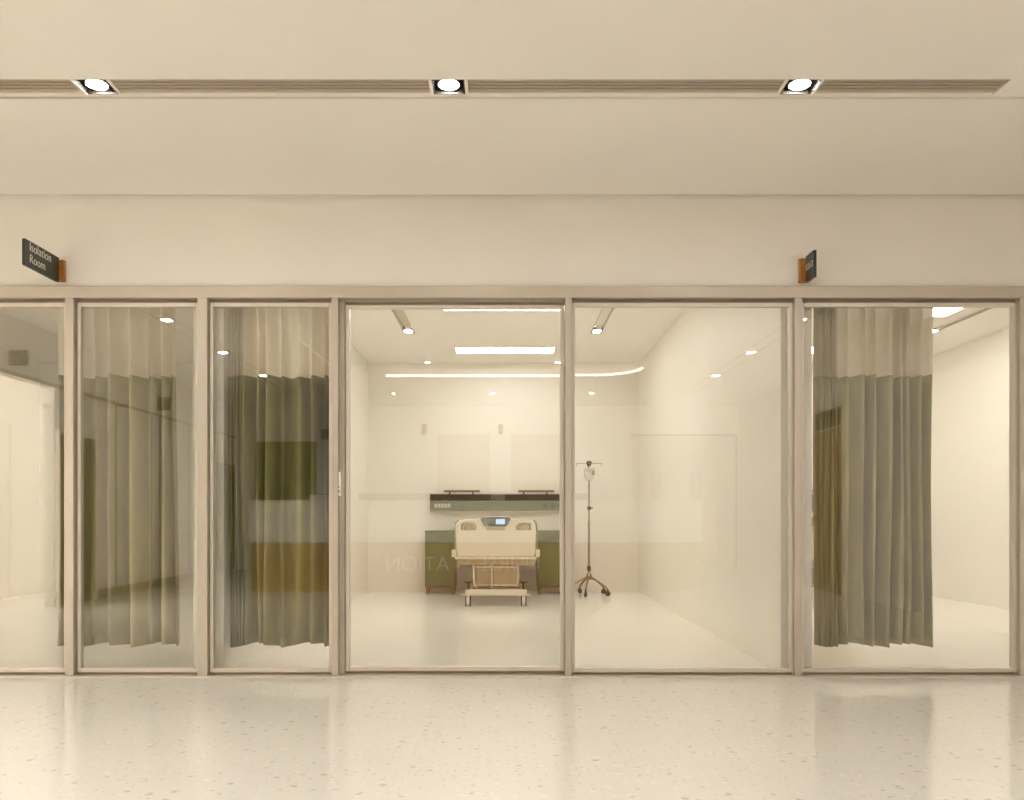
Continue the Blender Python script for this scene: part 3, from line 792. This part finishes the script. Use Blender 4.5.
# ------------------------------------------------------------------ left room: tall panel door on its outer wall
t = bpy.data.objects.new('door_2', None); COL.objects.link(t); struct(t)
bx('leaf', M['wall'], t, (RL, RL + 0.04, 5.42 - 1.2, 5.42, 0.0, 2.30), 0.004)
bx('frame', M['trim'], t, [(RL, RL + 0.05, 5.42, 5.47, 0, 2.35), (RL, RL + 0.05, 4.17, 4.22, 0, 2.35), (RL, RL + 0.05, 4.17, 5.47, 2.30, 2.35)], 0.004)

# ------------------------------------------------------------------ nurse station (behind the camera, mirrored in the glazing)
def station():
    t = thing('nurse_counter', 'long nurse station counter with wood base and cream letters, mirrored in the glass', 'counter', (-0.42, -6.21, 0))
    X0, X1 = -3.33, 3.31
    def shape(dx, y0, y1): return rrect(X0 + dx, X1 - dx, y0, y1, 0.28, 8)
    for nm, mt, z0, z1, ins in (('base_panel', M['wood'], 0.0, 0.69, 0.03), ('shadow_gap', M['gasket'], 0.69, 0.705, 0.05), ('upper_panel', M['counter'], 0.705, 1.27, 0.0), ('worktop', M['counter'], 1.27, 1.31, -0.02)):
        me = outline_mesh(nm, [shape(ins, -0.75 + ins, -ins)], (z1 - z0) / 2)
        me.transform(Matrix.Translation((0, 0, (z0 + z1) / 2)))
        link(nm, me, mt, t)
    tm = text_mesh('lettering', 'NURSE STATION', 0.30, 0.008, 'CENTER', 1.0)
    # reads correctly for someone facing the counter (looking towards -Y)
    tm.transform(Matrix(((-1, 0, 0, -0.19), (0, 0, 1, -0.02), (0, 1, 0, 0.295), (0, 0, 0, 1))))
    link('lettering', tm, M['letter'], t)
    d = thing('counter_tablet', 'pale device standing on the left end of the nurse counter', 'device', (-2.70, -6.4, 1.31))  # flat slab standing in for a tablet on the worktop
    bx('body', M['device'], d, (-0.135, 0.135, -0.06, 0.06, 0, 0.085), 0.008)
    bx('top_edge', M['black'], d, (-0.14, 0.14, -0.065, 0.065, 0.085, 0.098), 0.003)
station()
t = thing('storage_cabinet', 'long brown storage cabinet against the rear hall wall, mirrored behind the counter', 'cabinet', (-0.6, YE + 0.002, 0))
bx('body', M['tanc'], t, (-2.25, 0.32, 0.0, 0.5, 0, 1.49), 0.004)
bx('top', M['tanc'], t, (-2.27, 0.33, 0.0, 0.52, 1.49, 1.52), 0.004)
for k in range(4): bx('door', M['tanc'], t, (-2.23 + k * 0.637, -1.61 + k * 0.637, 0.5, 0.518, 0.06, 1.47), 0.004)
t = thing('storage_cabinet', 'shorter brown storage cabinet right of the long one, mirrored above the bed', 'cabinet', (0.0, YE + 0.002, 0))
bx('body', M['tanc'], t, (0.0, 1.6, 0.0, 0.5, 0, 1.49), 0.004)
bx('top', M['tanc'], t, (-0.01, 1.62, 0.0, 0.52, 1.49, 1.52), 0.004)
for k in range(2): bx('door', M['tanc'], t, (0.02 + k * 0.79, 0.79 + k * 0.79, 0.5, 0.518, 0.06, 1.47), 0.004)
for (a, b, lb) in ((-1.36, -0.30, 'tan wall panel above the storage cabinet, mirrored left of the bed'), (0.12, 1.16, 'tan wall panel above the storage cabinet, mirrored over the bed')):
    tag(bx('wall_panel', M['tan'], None, (a, b, YE, YE + 0.05, 1.53, 2.71), 0.004), lb, 'wall panel')
for (a, b, z0, z1, lb) in ((3.2, 3.42, 1.4, 2.05, 'small grey panel in the rear hall recess'), (4.05, 4.3, 0.35, 2.05, 'tall grey panel in the rear hall recess')):
    tag(bx('wall_panel', M['greyp'], None, (a, b, YE - 1.6, YE - 1.56, z0, z1), 0.004), lb, 'wall panel')
# doors of the hall
def hall_door(name, dims, fr, mat, handle=None, extra=None):
    r = bpy.data.objects.new(name, None); COL.objects.link(r); struct(r)
    bx('leaf', mat, r, dims, 0.003)
    bx('frame', M['trim'], r, fr, 0.003)
    if handle: bx('handle', M['black'], r, handle, 0.003)
    if extra: bx('transom', M['black'], r, extra)
    return r
hall_door('door_3', (XR - 0.045, XR, -6.68, -5.68, 0.0, 2.31), [(XR - 0.055, XR, -6.74, -6.68, 0, 2.66), (XR - 0.055, XR, -5.68, -5.62, 0, 2.66), (XR - 0.055, XR, -6.68, -5.68, 2.31, 2.34), (XR - 0.055, XR, -6.68, -5.68, 2.60, 2.66)],
          M['doorwood'], [(XR - 0.09, XR - 0.045, -6.60, -6.57, 1.0, 1.1), (XR - 0.10, XR - 0.08, -6.60, -6.45, 1.05, 1.08)], (XR - 0.04, XR, -6.68, -5.68, 2.34, 2.60))
hall_door('door_4', (XL, XL + 0.04, -5.12, -4.25, 0.11, 2.08), [(XL, XL + 0.05, -5.16, -5.12, 0, 2.12), (XL, XL + 0.05, -4.25, -4.21, 0, 2.12), (XL, XL + 0.05, -5.12, -4.25, 2.08, 2.12)], M['darkgreen'])
hall_door('door_5', (XL, XL + 0.04, -10.7, -9.6, 0.05, 2.08), [(XL, XL + 0.05, -10.75, -10.7, 0, 2.12), (XL, XL + 0.05, -9.6, -9.55, 0, 2.12), (XL, XL + 0.05, -10.7, -9.6, 2.08, 2.12)], M['darkgreen'])
hall_door('door_6', (-4.98, -3.75, YE - 0.10, YE - 0.06, 0.0, 2.57), [(-5.05, -4.98, YE - 0.12, YE + 0.02, 0, 2.62), (-3.75, -3.68, YE - 0.12, YE + 0.02, 0, 2.62), (-4.98, -3.75, YE - 0.12, YE + 0.02, 2.57, 2.64)], M['darkgreen'])
# joints of the left hall wall cladding
struct(bx('trim_6', M['skirt'], None, [(XL, XL + 0.012, -y - 0.02, -y, 0.1, 2.62) for y in (5.75, 6.9, 7.2, 8.4)]))

# ------------------------------------------------------------------ world, camera, view
w = bpy.data.worlds.new('world'); scn.world = w; w.use_nodes = True
bg = w.node_tree.nodes['Background']; bg.inputs['Color'].default_value = (1, 0.9, 0.75, 1); bg.inputs['Strength'].default_value = 0.05
cam = bpy.data.cameras.new('camera'); co = bpy.data.objects.new('camera', cam); COL.objects.link(co)
cam.sensor_width = 36; cam.lens = F / 1024 * 36
co.location = (0, -D, CAMZ); co.rotation_euler = (PI / 2, 0, 0)
cam.shift_x = (512 - VX) / 1024; cam.shift_y = (VY - 400) / 1024
cam.clip_end = 100
scn.camera = co
vs = scn.view_settings
vs.view_transform = 'Standard'; vs.look = 'None'; vs.gamma = 1; vs.use_curve_mapping = False
vs.exposure = 0.38
cy = scn.cycles
cy.use_denoising = True
cy.max_bounces = 20; cy.diffuse_bounces = 10; cy.glossy_bounces = 8; cy.transparent_max_bounces = 32; cy.transmission_bounces = 8
cy.sample_clamp_indirect = 6.0
cy.caustics_reflective = False; cy.caustics_refractive = False
